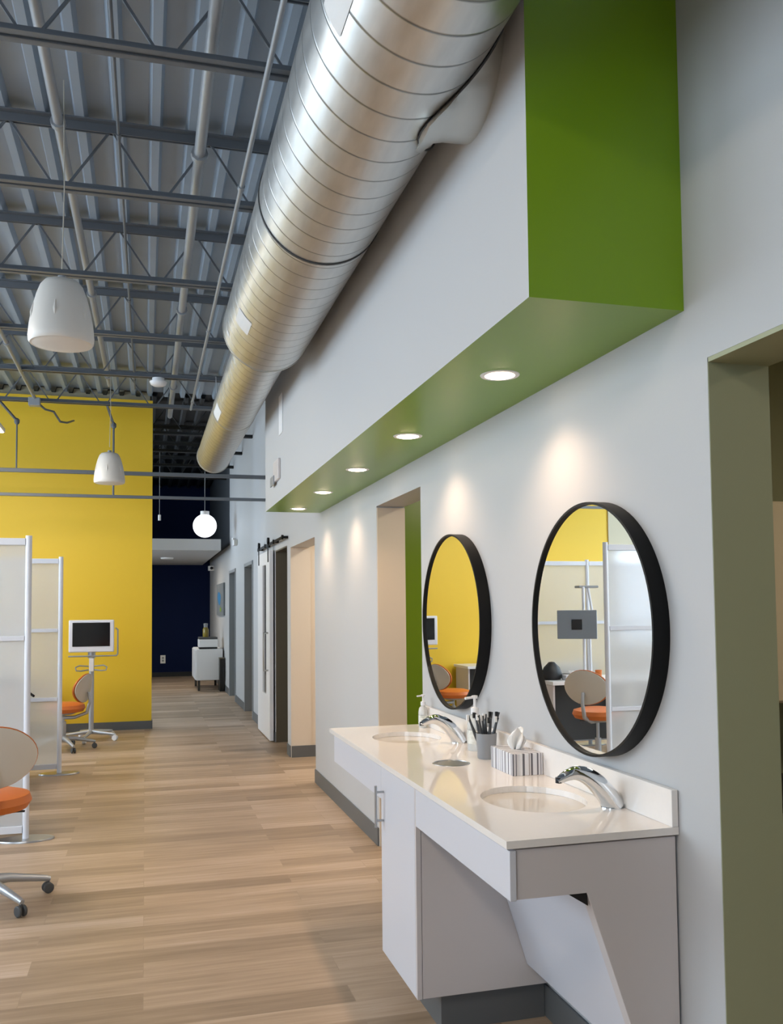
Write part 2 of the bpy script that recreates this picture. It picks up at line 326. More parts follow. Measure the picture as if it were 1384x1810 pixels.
# baseboards
bb = MB()
for a, b in ((FY, .95), (1.986, 2.16), (2.16, 4.494), (5.43, 7.56), (8.90, 9.10), (9.96, 12.09), (13.14, 14.48), (15.57, 20.44)):
    bb.box(X-.01, X, a, b, 0, .112)
bb.box(X-.01, X+WT, 7.55, 7.562, 0, .112) if False else None
struct(bb.build('baseboard_right', Mt['base'], bevel=.003))
struct(MB().box(X+.004, 3.4, 8.874, 8.887, 0, .112).build('baseboard_alcove', Mt['base']))
struct(MB().box(-3.73, .083, YW-.012, YW, 0, .1).box(.083, .095, YW-.012, YW+.15, 0, .1).build('baseboard_back_left', Mt['base']))
struct(MB().box(-2.5, X, 20.428, 20.44, 0, .1).build('baseboard_back', Mt['black_paint']))
# dropped white ceiling slab in the corridor
struct(MB().box(-2.5, 1.235, 15.35, 20.44, 2.47, 2.66).build('ceiling_slab', Mt['white']))

# ---------------------------------------------------------------- open web joists
def joist(x0, x1, m, label, group):
    t = thing('roof_joist', label, 'joist', (0, 0, 3.8), 0, group)
    tc = MB(); bc = MB()
    for s in (-1, 1):
        tc.box(x0, x1, s*.008, s*.05, .392, .40).box(x0, x1, s*.008, s*.014, .345, .40)
        bc.box(x0, x1, s*.008, s*.045, 0, .006).box(x0, x1, s*.008, s*.014, 0, .042)
    tc.build('top_chord', m, t); bc.build('bottom_chord', m, t)
    w = MB(); p = .54; x = x1-.33
    while x-p > x0-.1:
        w.bar((x-.035, 0, .02), (x-p/2+.0, 0, .37), .012).bar((x-p/2, 0, .37), (x-p+.035, 0, .02), .012); x -= p
    w.build('web', m, t); return t
j0 = None; jy = [2.43+1.352*k for k in range(7)]
names = ['nearest grey steel roof joist crossing the top edge of the picture', 'second grey steel roof joist from the front, above the large pendant speaker', 'third grey steel roof joist from the front, level with the thick duct end',
         'fourth grey steel roof joist from the front, behind the large pendant speaker', 'fifth grey steel roof joist, just in front of the smoke detector', 'grey steel roof joist carrying the smoke detector',
         'grey steel roof joist nearest the yellow wall']
for k in range(1, 7):
    yy = jy[k]; lab = ['grey open-web steel joist nearest the camera, across the top left corner', 'grey open-web steel joist second from the camera', 'grey open-web steel joist third from the camera, above the large pendant speaker',
         'grey open-web steel joist fourth from the camera, just behind the large pendant speaker', 'grey open-web steel joist next to the smoke detector', 'grey open-web steel joist closest to the top of the yellow wall'][k-1]
    if j0 is None: o = j0 = joist(LX, .945, Mt['joist'], lab, 'open-web steel joists under the grey deck')
    else: o = copy_tree(j0); o['label'] = lab
    o.location = (0, yy, 3.8)
h0 = None
hl = ['black-painted roof joist just beyond the yellow wall', 'black-painted roof joist second beyond the yellow wall', 'black-painted roof joist third beyond the yellow wall, above the globe lamp', 'black-painted roof joist above the front of the white corridor slab']
for k in range(4):
    if h0 is None: o = h0 = joist(-2.5, X, Mt['black_paint'], hl[0], 'black roof joists over the corridor')
    else: o = copy_tree(h0); o['label'] = hl[k]
    o.location = (0, YW+.55+1.352*k, 3.8)
# pipes and conduits running with the ribs
def pipe(name, x, z, y0, y1, r, m, label, cat='pipe', dx=0):
    b = MB().tube([(x, y0, z), (x+dx, y1, z)], r, 10)
    yy = y0+.7
    while yy < y1: b.lathe([(r*1.5, -.02), (r*1.5, .02)], 10, T(x+dx*(yy-y0)/(y1-y0), yy, z) @ rotx(PI/2)); yy += 2.6
    return tag(b.build(name, m, smooth=True), label, cat)
pipe('sprinkler_pipe', .262, 3.92, 1.5, YW-.05, .03, Mt['pipe'], 'light grey pipe running away between the joists, left of the thin rod beside the duct', dx=.03)
pipe('conduit', .495, 3.765, 1.5, 10.4, .013, Mt['pipe'], 'thin grey conduit running away under the joists right beside the duct', 'conduit')
pipe('bridging_rod', -.16, 3.97, 1.5, 10.4, .009, Mt['joist'], 'dark thin bridging rod running away between joists in the middle of the ceiling', 'rod', dx=.04)
pipe('conduit', -.475, 4.0, 1.5, 10.4, .026, Mt['pipe'], 'pale conduit running away above the two pendant speakers', 'conduit', dx=.08)
pipe('conduit', -1.17, 3.81, 5.0, 10.35, .018, Mt['pipe'], 'pale conduit ending at a bracket near the top left of the yellow wall', 'conduit', dx=-.01)
t = thing('junction_box', 'small grey junction box with a wavy flexible cable below the ceiling by the yellow wall', 'junction box', (-1.18, 10.4, 3.78))
MB().box(-.06, .06, -.05, .05, -.06, .03).build('box_body', Mt['pipe'], t, bevel=.005)
MB().tube([(.04, 0, -.03), (.1, .1, -.07), (.18, .2, -.07), (.24, .3, -.16), (.30, .45, -.14), (.34, .9, -.02)], .012, 8).build('flexible_cable', Mt['joist'], t, smooth=True)

# ---------------------------------------------------------------- hanging rails in front of the yellow wall
t = thing('hanging_rail_frame', 'two grey steel bars hung one above the other in front of the yellow wall', 'rail', (0, 10.8, 2.79))
for dz, h in ((.275, .045), (0, .035)):
    MB().box(LX+.2, X, -.02, .02, dz-h/2, dz+h/2).build('rail', Mt['joist'], t, bevel=.003)
for xx in (-3.6, -1.41, -.362): MB().tube([(xx, 0, 0 if xx > -1 else .27), (xx, 0, .86)], .009 if xx < -1 else .012, 8).build('hanger_rod', Mt['joist'], t, smooth=True)
for xx, xs in ((-1.41, -1.6), (-.362, -.44)):
    MB().bar((xx, 0, .84), (xs, -.26, 1.05), .022).lathe([(.02, -.03), (.03, -.01), (.03, .02), (.012, .04)], 10, T(xx, 0, .83)).build('brace', Mt['joist'], t)

# ---------------------------------------------------------------- spiral duct
dc = (.674, 0, 3.094)
t = thing('spiral_duct', 'large round galvanised spiral duct running the length of the white soffit', 'duct', dc)
def cyl(r, y0, y1, rb=None, n=96):
    rb = rb or r; k = max(2, int((y1-y0)/.5)); pr = [(r+(rb-r)*i/k, y0+(y1-y0)*i/k) for i in range(k+1)]
    b = MB(); vs = [(rr*math.sin(2*PI*j/n), y, rr*math.cos(2*PI*j/n)) for rr, y in pr for j in range(n)]
    return b.add(vs, [(i*n+j, i*n+(j+1) % n, (i+1)*n+(j+1) % n, (i+1)*n+j) for i in range(k) for j in range(n)])
R1, R2 = .249, .172
cyl(R1, -3.3, 5.12).build('main_pipe', Mt['spiral'], t, smooth=True)
cyl(R2, 5.42, 9.6).build('narrow_pipe', Mt['spiral'], t, smooth=True).location = (.022, 0, 0)
rb = MB(); n = 96
vs = [(R1*math.sin(2*PI*j/n), 5.12, R1*math.cos(2*PI*j/n)) for j in range(n)]+[(R2*math.sin(2*PI*j/n)+.022, 5.42, R2*math.cos(2*PI*j/n)) for j in range(n)]
rb.add(vs, [(j, (j+1) % n, n+(j+1) % n, n+j) for j in range(n)]); rb.build('reducer', Mt['duct'], t, smooth=True)
def ring(y0, r, w=.012, h=.004):
    b = MB(); vs = []
    for rr, y in ((r-.002, y0-w/2), (r+h, y0-w/2), (r+h, y0+w/2), (r-.002, y0+w/2)): vs += [(rr*math.sin(2*PI*j/64), y, rr*math.cos(2*PI*j/64)) for j in range(64)]
    return b.add(vs, [(i*64+j, i*64+(j+1) % 64, ((i+1) % 4)*64+(j+1) % 64, ((i+1) % 4)*64+j) for i in range(4) for j in range(64)])
for yy in (1.0, 3.45, 5.12): ring(yy, R1).build('joint_band', Mt['seam'] if yy < 5 else Mt['duct'], t, smooth=True)
for yy in (5.43, 7.3): ring(yy, R2).build('joint_band', Mt['duct'], t, smooth=True).location = (.022, 0, 0)
ek = MB(); ek.lathe([(0, 0), (R2-.02, 0), (R2+.006, -.004), (R2+.006, .03)], 48, T(.022, 9.57, 0) @ rotx(-PI/2)); ek.build('end_cap', Mt['duct'], t, smooth=True)
# branch boot into the soffit
bo = MB(); n = 48; by, bz = 2.43, .0; prof = [(.948-.674, .222), (.20, .224), (.165, .232), (.12, .262), (.085, .300)]
vs = []
for k, (xx, rr) in enumerate(prof):
    for j in range(n):
        a = 2*PI*j/n; yy = by+rr*math.cos(a)*(1+.0); zz = min(rr, .232 if k == len(prof)-1 else rr)*math.sin(a)
        if k == len(prof)-1 or k == len(prof)-2:
            zc = max(-R1*.999, min(R1*.999, zz)); xs = math.sqrt(max(0, (R1+.003)**2-zc*zc))
            xx2 = xs if k == len(prof)-1 else (xs+prof[k-1][0])/2 if xs < prof[k-1][0] else xs
            if k == len(prof)-1: zz = zc
            vs.append((min(xx2, .27), yy, zz))
        else: vs.append((max(xx, math.sqrt(max(0, R1**2-min(zz*zz, R1**2)))), yy, zz))
bo.add(vs, [(k*n+j, k*n+(j+1) % n, (k+1)*n+(j+1) % n, (k+1)*n+j) for k in range(len(prof)-1) for j in range(n)])
bt = bo.build('branch_boot', Mt['duct'], t, smooth=True)
lp = vs[-n:]; MB().tube([(x*1.01, y, z*1.01) for x, y, z in lp]+[lp[0]], .0035, 6, cap=False).build('sealant_bead', Mt['seam'], bt, smooth=True)
def sticker(a, y0, w, h, r, name='paper_label'):
    b = MB(); k = 6
    vs = [((r+.002)*math.sin(a+(i/k-.5)*w/r), y0+j*h, (r+.002)*math.cos(a+(i/k-.5)*w/r)) for i in range(k+1) for j in (0, 1)]
    return b.add(vs, [(2*i, 2*i+2, 2*i+3, 2*i+1) for i in range(k)]).build(name, Mt['sticker'], t)
sticker(math.radians(-118), 2.02, .09, .16, R1); sticker(math.radians(-128), 4.45, .1, .2, R1); sticker(math.radians(-110), 4.95, .03, .05, R1)
s = sticker(math.radians(-115), 6.9, .08, .35, R2); s.location = (.022, 0, 0)
for yy in (1.8, 4.2, 6.6, 9.0):
    rr = R1 if yy < 5 else R2
    MB().tube([(0 if rr == R1 else .022, yy, rr), (0, yy, .71)], .004, 6).build('hanger_wire', Mt['steel'], t)

# ---------------------------------------------------------------- soffit downlights
dl = None
dlab = ['lit recessed downlight nearest the green end of the soffit', 'lit recessed downlight second from the near green end', 'lit recessed downlight in the middle of the row of five', 'lit recessed downlight second from the far end of the soffit', 'lit recessed downlight at the far end of the soffit']
for i, yy in enumerate(LY):
    if dl is None:
        t = dl = thing('downlight', dlab[0], 'downlight', (1.172, yy, sz), 0, 'recessed downlights in the green soffit')
        MB().lathe([(.052, -.001), (.052, -.003), (.066, -.003), (.068, 0), (.052, 0)], 40).build('trim_ring', Mt['white_p'], t, smooth=True)
        MB().lathe([(0, -.009), (.03, -.008), (.046, -.005), (.053, -.001)], 40).build('lens', Mt['lampw'], t)
    else:
        t = copy_tree(dl); t.location = (1.172, yy, sz); t['label'] = dlab[i]
    l = bpy.data.lights.new('downlight_lamp', 'SPOT'); l.energy = 31; l.color = (1, .69, .46); l.spot_size = math.radians(124); l.spot_blend = .85; l.shadow_soft_size = .045
    o = bpy.data.objects.new('downlight_lamp', l); C.objects.link(o); o.location = (1.172, yy, sz-.012)
# wall devices on the soffit face
t = thing('wall_sensor', 'small grey sensor box low on the far end of the white soffit face', 'sensor', (sx, 6.62, 2.45))
MB().box(-.02, 0, -.17, .1, -.03, .12).build('sensor_body', Mt['lamg'], t, bevel=.004); MB().box(-.028, -.018, .02, .2, -.05, .02).build('sensor_cover', Mt['cup'], t, bevel=.003)
tag(MB().box(sx-.006, sx, 6.34, 6.5, 2.74, 3.03).build('access_panel', Mt['white_p'], bevel=.002), 'pale access panel high on the far end of the white soffit face', 'panel')

# ---------------------------------------------------------------- pendant speakers
def speaker():
    t = thing('pendant_speaker', 'large near pale pendant speaker hanging on a cable, upper left', 'speaker', (-.416, 4.75, 2.82), 0, 'bell-shaped pendant speakers')
    MB().lathe([(.150, .0), (.158, .012), (.160, .04), (.154, .11), (.140, .20), (.122, .28), (.104, .335), (.085, .362), (.05, .374), (0, .376)], 48).build('housing', Mt['spk'], t, smooth=True)
    MB().lathe([(0, -.012), (.08, -.010), (.135, -.002), (.152, .006), (.150, .016)], 48).build('grille', Mt['spkg'], t, smooth=True)
    for k in range(6):
        a = 2*PI*k/6+.4; cs, sn = math.cos(a), math.sin(a)
        MB().tube([(.150*cs, .150*sn, .11), (.146*cs, .146*sn, .16), (.139*cs, .139*sn, .21)], [.002, .009, .002], 8).build('rib', Mt['spk'], t, smooth=True)
    MB().tube([(0, 0, .37), (0, 0, .40)], .02, 12).build('cable_gland', Mt['cup'], t, smooth=True)
    MB().tube([(0, 0, .39), (.01, -.02, .8), (.0, 0, 1.38)], .0035, 6).build('cable', Mt['cable'], t)
    return t
s0 = speaker()
for ch in s0.children:
    if ch.name.split('.')[0] != 'cable': ch.scale = (1, 1, .88)
s1 = copy_tree(s0); s1.location = (-.372, 9.9, 2.82); s1['label'] = 'small far pendant speaker hanging in front of the yellow wall'
# smoke detector
t = thing('smoke_detector', 'small white round smoke detector under the joists above the yellow wall', 'smoke detector', (.118, 9.19, 3.765))
MB().lathe([(0, -.045), (.05, -.044), (.075, -.03), (.085, -.008), (.085, .0)], 32).build('dome', Mt['white_p'], t, smooth=True)
MB().lathe([(.06, 0), (.06, .035)], 24).build('mounting_base', Mt['white_p'], t, smooth=True)
# globe lamp
t = thing('globe_pendant', 'glowing white globe pendant lamp hanging in the corridor', 'pendant lamp', (.92, 14.6, 2.815))
MB().lathe([(max(0, .188*math.sin(PI*i/20)), -.188*math.cos(PI*i/20)) for i in range(21)], 40).build('globe', Mt['globe'], t, smooth=True)
MB().lathe([(.0, .235), (.07, .235), (.07, .17), (0, .17)], 24).build('cap', Mt['white_p'], t, smooth=True)
MB().tube([(0, 0, .23), (0, 0, 1.39)], .006, 6).build('cord', Mt['pipe'], t)
# suspended light panels; the two out of view are added to brighten the room
lf = None
for k, (xx, yy, z) in enumerate(((-1.69, 8.9, 3.3), (-2.2, 5.2, 3.3), (-1.5, .3, 3.45))):
    if lf is None:
        lf = t = thing('light_panel', 'suspended lit white ceiling panel cut by the left edge in front of the yellow wall', 'ceiling light', (xx, yy, z), 0)
        MB().box(-.3, .3, -.6, .9, 0, .04).build('housing', Mt['alu'], t, bevel=.003); MB().box(-.285, .285, -.585, .885, -.004, -.001).build('diffuser', Mt['panel'], t)
        for a, b in ((-.25, -.5), (.25, -.5), (-.25, .8), (.25, .8)): MB().tube([(a, b, .04), (a, b, .5)], .002, 6).build('wire', Mt['steel'], t)
    else:
        t = copy_tree(lf); t.location = (xx, yy, z); t['label'] = ['added unseen suspended light panel in the middle of the room', 'added unseen suspended light panel near the front, brightening the right wall'][k-1]

# ---------------------------------------------------------------- vanity
CX0, CY0, CY1, CZ = .897, 2.168, 4.458, .868
SK = [(1.177, 2.625, .158, .2), (1.177, 4.03, .158, .185)]; HC = (1.143, 3.305, .066)
def ell(cx, cy, a, b, n): return [(cx+a*math.cos(2*PI*i/n), cy+b*math.sin(2*PI*i/n)) for i in range(n)]
t = thing('countertop', 'glossy cream quartz countertop with two round basins along the white wall', 'countertop', (CX0, CY0, CZ))
outer = [(CX0, CY0), (X-.002, CY0), (X-.002, CY1), (CX0, CY1)]
loops = [outer]+[ell(*s, 48) for s in SK]+[ell(HC[0], HC[1], HC[2], HC[2], 32)]
flat = [p for l in loops for p in l]; tris = tessellate_polygon([[Vector((p[0], p[1], 0)) for p in l] for l in loops])
cb = MB(); N = len(flat); z0, z1 = CZ-.02, CZ
cb.v = [(x, y, z1) for x, y in flat]+[(x, y, z0) for x, y in flat]
for tr in tris: cb.f += [tuple(tr), tuple(i+N for i in reversed(tr))]; cb.m += [0, 0]
k = 0
for l in loops:
    n = len(l)
    for i in range(n): cb.f.append((k+i, k+(i+1) % n, N+k+(i+1) % n, N+k+i)); cb.m.append(0)
    k += n
def local(o, p): o.data.transform(Matrix.Translation(-Vector(p))); return o
P0 = (CX0, CY0, CZ)
local(cb.build('slab', Mt['quartz'], t), P0)
local(MB().box(X-.022, X-.002, CY0, CY1, CZ, CZ+.10).build('backsplash', Mt['quartz'], t, bevel=.002), P0)
def oval_bowl(cx, cy, a, b, depth=.13):
    q = MB(); pr = [(1.06, -.0205), (1.0, -.022), (.985, -.04), (.93, -.075), (.8, -.108), (.55, -.127), (.25, -.134), (.09, -.136), (.09, -.142), (.0, -.142)]
    q.lathe(pr, 48, T(cx, cy, CZ), 0, a, b); return q
for i, s in enumerate(SK):
    b = local(oval_bowl(*s).build('basin', Mt['porcelain'], t, smooth=True), P0)
    local(MB().lathe([(.0, .004), (.014, .004), (.02, .001), (.022, -.004)], 24, T(s[0], s[1], CZ-.138)).build('drain', Mt['chrome'], b, smooth=True), P0)
g = MB().lathe([(.064, -.02), (.064, .002), (.070, .0035), (.076, .001), (.076, 0)], 40, T(HC[0], HC[1], CZ))
gr = MB(); n = 40
local(MB().lathe([(.0, -.05), (.064, -.05), (.066, .0), (.0675, .0025), (.072, .002), (.073, 0)], 40, T(HC[0], HC[1], CZ)).build('waste_ring', Mt['steel'], t, smooth=True), P0)

# cabinets hung under the top
AX = .905; ZT = CZ-.026
t = thing('vanity_cabinet', 'white laminate wall-hung cabinet with a steel bar pull between the two knee spaces', 'cabinet', (AX, 3.0, 0))
P1 = (AX, 3.0, 0)
local(MB().box(AX+.02, X-.012, 3.002, 3.463, .128, ZT).build('body', Mt['lamg'], t, bevel=.0015), P1)
d = local(MB().box(AX, AX+.018, 3.016, 3.469, .128, ZT).build('door', Mt['lam'], t, bevel=.0015), P1)
hd = MB().tube([(AX-.032, 3.43, .615), (AX-.032, 3.43, .775)], .0055, 12)
for z in (.64, .75): hd.tube([(AX-.032, 3.43, z), (AX, 3.43, z)], .0045, 10)
local(hd.build('bar_pull', Mt['steel'], d, smooth=True), P1)
local(MB().box(AX, AX+.018, 3.0, 3.013, .128, ZT).build('edge_stile', Mt['lamg'], t, bevel=.001), P1)
local(MB().box(1.0, X-.012, 3.03, 3.44, .0, .128).build('toe_kick', Mt['base'], t), P1)
t = thing('sink_apron', 'white sink apron with slanted knee panel and tapered end panel below the near basin', 'apron', (AX, CY0, 0)); P2 = (AX, CY0, 0)
local(MB().box(AX, AX+.018, CY0, 2.999, .715, ZT).build('front_rail', Mt['lam'], t, bevel=.0015), P2)
local(MB().prism([(AX+.02, ZT), (X-.008, ZT), (X-.008, .002), (1.368, .002), (1.126, .715), (AX+.02, .715)], 'y', CY0+.008, CY0+.05).build('end_panel', Mt['lamg'], t, bevel=.0015), P2)
local(MB().prism([(1.168, .66), (1.186, .66), (1.33, .205), (1.312, .205)], 'y', CY0+.05, 2.999).build('knee_panel', Mt['lam'], t), P2)
local(MB().prism([(1.075, .714), (1.128, .714), (1.13, .68)], 'y', CY0+.012, CY0+.05).build('bracket', Mt['blackp'], t), P2)
t = thing('far_sink_apron', 'white sink apron below the far basin, beyond the cabinet', 'apron', (AX, 3.47, 0)); P3 = (AX, 3.47, 0)
local(MB().box(AX, AX+.018, 3.471, 4.38, .715, ZT).build('front_rail', Mt['lam'], t, bevel=.0015), P3)
local(MB().prism([(AX+.02, ZT), (X-.012, ZT), (X-.012, .002), (1.37, .002), (1.13, .715), (AX+.02, .715)], 'y', 4.36, 4.38).build('end_panel', Mt['lamg'], t), P3)
local(MB().prism([(1.168, .66), (1.186, .66), (1.33, .205), (1.312, .205)], 'y', 3.466, 4.36).build('knee_panel', Mt['lam'], t), P3)

# faucets
def faucet(loc, label):
    t = thing('faucet', label, 'faucet', loc, 0, 'chrome arched faucets')
    b = MB(); K = 16; vs = []; n = 20
    pts = []
    for i in range(K+1):
        s = i/K; a = s*1.78
        px = .03-.185*s; pz = .0+.108*math.sin(min(PI/2, s*2.25))**.85-(.0 if s < .7 else .13*(s-.7)**1.5)
        pts.append((px, pz, .036*(1-s)**.8+.016, .026*(1-s)**.7+.009))
    for i, (px, pz, wy, wz) in enumerate(pts):
        p = pts[min(i+1, K)]; q = pts[max(i-1, 0)]; d = Vector((p[0]-q[0], 0, p[1]-q[1])).normalized(); nn = Vector((-d.z, 0, d.x))
        vs += [Vector((px, 0, pz))+Vector((0, 1, 0))*math.cos(2*PI*j/n)*wy*.62+nn*math.sin(2*PI*j/n)*wz for j in range(n)]
    b.add(vs, [(i*n+j, i*n+(j+1) % n, (i+1)*n+(j+1) % n, (i+1)*n+j) for i in range(K) for j in range(n)]+[tuple(K*n+j for j in range(n)), tuple(range(n))])
    b.build('spout', Mt['chrome'], t, smooth=True)
    MB().lathe([(0, .006), (.92, .006), (1, .003), (1, 0)], 32, T(.022, 0, 0), 0, .034, .031).build('base_plate', Mt['chrome'], t, smooth=True)
    MB().tube([(-.150, 0, .098), (-.150, 0, .082)], .010, 16).build('aerator', Mt['blackp'], t, smooth=True)
    MB().box(-.06, -.02, -.008, .008, .0, .0).v
    return t
f0 = faucet((1.328, 2.44, CZ), 'chrome arched sensor faucet by the near basin with orange reflection')
f1 = copy_tree(f0); f1.location = (1.33, 3.80, CZ); f1['label'] = 'chrome arched sensor faucet by the far basin'

# mirrors
def mirror(cy, cz, label, r=.402, d=.052):
    t = thing('round_mirror', label, 'mirror', (X, cy, cz), 0, 'round black-framed wall mirrors'); M = roty(-PI/2)
    MB().lathe([(r, 0), (r, d), (r-.008, d), (r-.008, .012), (r-.03, .012), (r-.03, 0)], 96, M).build('frame', Mt['black'], t, smooth=True)
    MB().lathe([(0, d-.010), (r-.0085, d-.010), (r-.0085, d-.014), (0, d-.014)], 96, M).build('glass', Mt['mirror'], t); return t
mirror(2.59, 1.399, 'large-looking round black-framed mirror nearest the camera, reflecting the frosted screens'); mirror(3.915, 1.405, 'round black-framed mirror over the far basin, reflecting the yellow wall')

# counter items
t = thing('tissue_box', 'striped grey and white tissue box with a tissue sticking up, by the backsplash', 'tissue box', (1.32, 3.085, CZ))
MB().box(-.058, .058, -.105, .105, 0, .078).build('carton', Mt['stripes'], t, bevel=.002)
tb = MB(); U, V = 14, 10
for rot, lean in ((.25, .35), (1.5, -.25)):
    g = []
    for i in range(V+1):
        for j in range(U+1):
            v = i/V; u = j/U*2-1
            y = u*.046*(.30+.70*v**.7)*(1-.45*v**4); xx = .007*math.sin(4.2*u+2.5*v+rot)+lean*.06*v*v; z = .077+v*.082*(1-.38*abs(u)**1.4)
            c_, s_ = math.cos(rot), math.sin(rot); g.append((xx*c_-y*s_, xx*s_+y*c_, z))
    W_ = U+1
    tb.add(g, [(i*W_+j, i*W_+j+1, (i+1)*W_+j+1, (i+1)*W_+j) for i in range(V) for j in range(U)])
to = tb.build('tissue', Mt['tissue'], t, smooth=True); q_ = to.modifiers.new('thickness', 'SOLIDIFY'); q_.thickness = .0012
t = thing('toothbrush_cup', 'grey cup standing behind the striped tissue box', 'cup', (1.315, 3.37, CZ))
MB().lathe([(0, 0), (.034, 0), (.036, .004), (.042, .10), (.0385, .10), (.033, .008), (0, .008)], 32).build('cup_body', Mt['cup'], t, smooth=True)
random.seed(3)
tbs = [(-.030, .018), (-.012, .03), (.006, .02), (.022, .028), (-.02, -.012), (.0, -.024), (.02, -.01), (.028, .006), (-.006, .004)]
wh = ['leaning furthest left', 'leaning back left', 'upright at the back', 'leaning back right', 'at the front left', 'at the front', 'at the front right', 'leaning furthest right', 'in the middle']
for i, (a, b) in enumerate(tbs):
    o = thing('toothbrush', 'dark toothbrush %s in the grey cup' % wh[i], 'toothbrush', (1.315+a*.4, 3.37+b*.4, CZ+.012), 0, 'toothbrushes in the grey cup')
    h = .15+random.random()*.02; e = Vector((a*1.7, b*1.6, h))
    MB().tube([(0, 0, 0), e*.5, e*.82, e], [.0045, .0075, .0045, .0065], 8).build('brush_handle', Mt['bristle'], o, smooth=True)
    q = e*.93; MB().box(q.x-.011, q.x-.002, q.y-.005, q.y+.005, q.z-.008, q.z+.014).build('bristles', Mt['blackp' if i % 2 else 'sticker'], o)
def dispenser(loc, label, rz):
    t = thing('soap_dispenser', label, 'soap dispenser', loc, rz, 'pump soap dispensers')
    MB().lathe([(0, 0), (.03, 0), (.033, .006), (.033, .11), (.028, .135), (.014, .15), (.014, .16), (0, .16)], 32).build('bottle', Mt['bottle'], t, smooth=True)
    MB().lathe([(.0336, .03), (.0336, .085)], 32).build('label_band', Mt['label'], t, smooth=True)
    MB().lathe([(.017, .152), (.017, .178), (.006, .182), (.006, .215), (.013, .216), (.013, .228), (0, .23)], 20).tube([(0, 0, .222), (-.05, 0, .219)], .0055, 8).build('pump', Mt['white_p'], t, smooth=True); return t
d0 = dispenser((1.345, 3.575, CZ), 'clear soap dispenser with white pump beside the grey toothbrush cup', .3); d1 = copy_tree(d0); d1.location = (1.352, 4.33, CZ); d1.scale = (.72, .72, .72); d1['label'] = 'clear soap dispenser with white pump at the far end of the countertop'

# ---------------------------------------------------------------- frosted screens
def screen(loc, label, rz=0):
    t = thing('frosted_screen', label, 'screen', loc, rz, 'frosted screens in white frames'); bay = 1.1
    for i in range(3):
        MB().tube([(-i*bay, 0, .008), (-i*bay, 0, 1.965)], .020, 16).build('post', Mt['alu'], t, smooth=True)
        MB().lathe([(0, .012), (.17, .012), (.175, .006), (.175, 0), (0, 0)], 36, T(-i*bay, 0, 0), 0, 1, .55).build('foot', Mt['steel'], t, smooth=True)
    for i in range(2):
        a, b = -i*bay-.02, -(i+1)*bay+.02
        for z, h in ((1.925, .045), (1.295, .032), (.672, .032), (.07, .045)): MB().box(b, a, -.014, .014, z-h/2, z+h/2).build('rail', Mt['alu'], t, bevel=.002)
        for z0, z1 in ((.0925, .656), (.688, 1.279), (1.311, 1.9025)): MB().box(b, a, -.003, .003, z0, z1).build('frosted_panel', Mt['fr'], t)
    return t
q0 = screen((-.735, 6.26, 0), 'frosted screen in a white frame nearest the camera, cut by the left edge')
q1 = copy_tree(q0); q1.location = (-.742, 8.67, 0); q1['label'] = 'frosted screen in a white frame standing behind the nearest one, tinted yellow'

# ---------------------------------------------------------------- chairs
def chair(loc, label, rz, dz=0, ba=.62):
    t = thing('clinic_stool', label, 'chair', loc, rz, 'orange clinic chairs with beige shell backs')   # faces +y, backrest at -y
    MB().lathe([(0, .40), (.13, .40), (.2, .415), (.222, .45), (.21, .485), (.14, .505), (0, .508)], 40, None, 0, 1, 1).build('seat', Mt['orange'], t, smooth=True)
    MB().lathe([(0, .385), (.1, .385), (.14, .402), (0, .402)], 24).build('seat_pan', Mt['chairm'], t, smooth=True)
    def pad(th0, th1, grow, off):
        b = MB(); n = 36; vs = []; rings = [(0, 1), (.55, .95), (.85, .8), (1, .35), (1.0, 0)]
        def surf(u, v):       # gentle wrap around the sitter
            x = u*.215*grow; z = .70+v*.155*grow; y = -.235+.9*x*x+(z-.70)*-.15
            return Vector((x, y, z))
        for side in (1, -1):
            for s, h in rings:
                for j in range(n):
                    a = 2*PI*j/n; p = surf(s*math.cos(a), s*math.sin(a)*(1-.08*math.cos(a)**2)); hh = th1*h if side > 0 else -th0*h
                    vs.append(p+Vector((0, off+hh, 0)))
        R = len(rings)
        fs = []
        for sd in range(2):
            o_ = sd*R*n
            for k in range(1, R-1): fs += [(o_+k*n+j, o_+k*n+(j+1) % n, o_+(k+1)*n+(j+1) % n, o_+(k+1)*n+j) for j in range(n)]
            fs += [(o_, o_+n+j, o_+n+(j+1) % n) for j in range(n)]
        return b.add(vs, fs)
    pad(.014, .004, .97, -.012).build('back_shell', Mt['shell'], t, smooth=True)
    pad(.004, .035, 1.0, 0).build('back_cushion', Mt['orange'], t, smooth=True)
    MB().tube([(0, -.27, .66), (0, -.285, .56), (0, -.25, .44), (0, -.12, .392), (0, 0, .39)], [.014, .016, .018, .018, .02], 12).build('back_bracket', Mt['chairm'], t, smooth=True)
    MB().tube([(0, 0, .10), (0, 0, .26)], .028, 16).tube([(0, 0, .25), (0, 0, .39)], .014, 16).build('gas_column', Mt['chairm'], t, smooth=True)
    MB().tube([(.05, .02, .38), (.16, .05, .375), (.2, .06, .37)], .006, 8).build('lever', Mt['blackp'], t, smooth=True)
    for k in range(5):
        a = 2*PI*k/5+ba; c, s = math.cos(a), math.sin(a)
        lg = MB().tube([(0, 0, .12), (.12*c, .12*s, .115), (.30*c, .30*s, .078), (.325*c, .325*s, .07)], [.032, .024, .016, .013], 12).build('base_leg', Mt['chairm'], t, smooth=True)
        w = MB()
        for q in (-1, 1): w.lathe([(0, -.008), (.022, -.008), (.027, -.004), (.027, .004), (.022, .008), (0, .008)], 20, T(.315*c+q*.015*s, .315*s-q*.015*c, .028) @ rotz(a) @ rotx(PI/2))
        w.tube([(.315*c, .315*s, .028), (.315*c, .315*s, .075)], .008, 8).build('caster', Mt['castor'], lg, smooth=True)
    return t
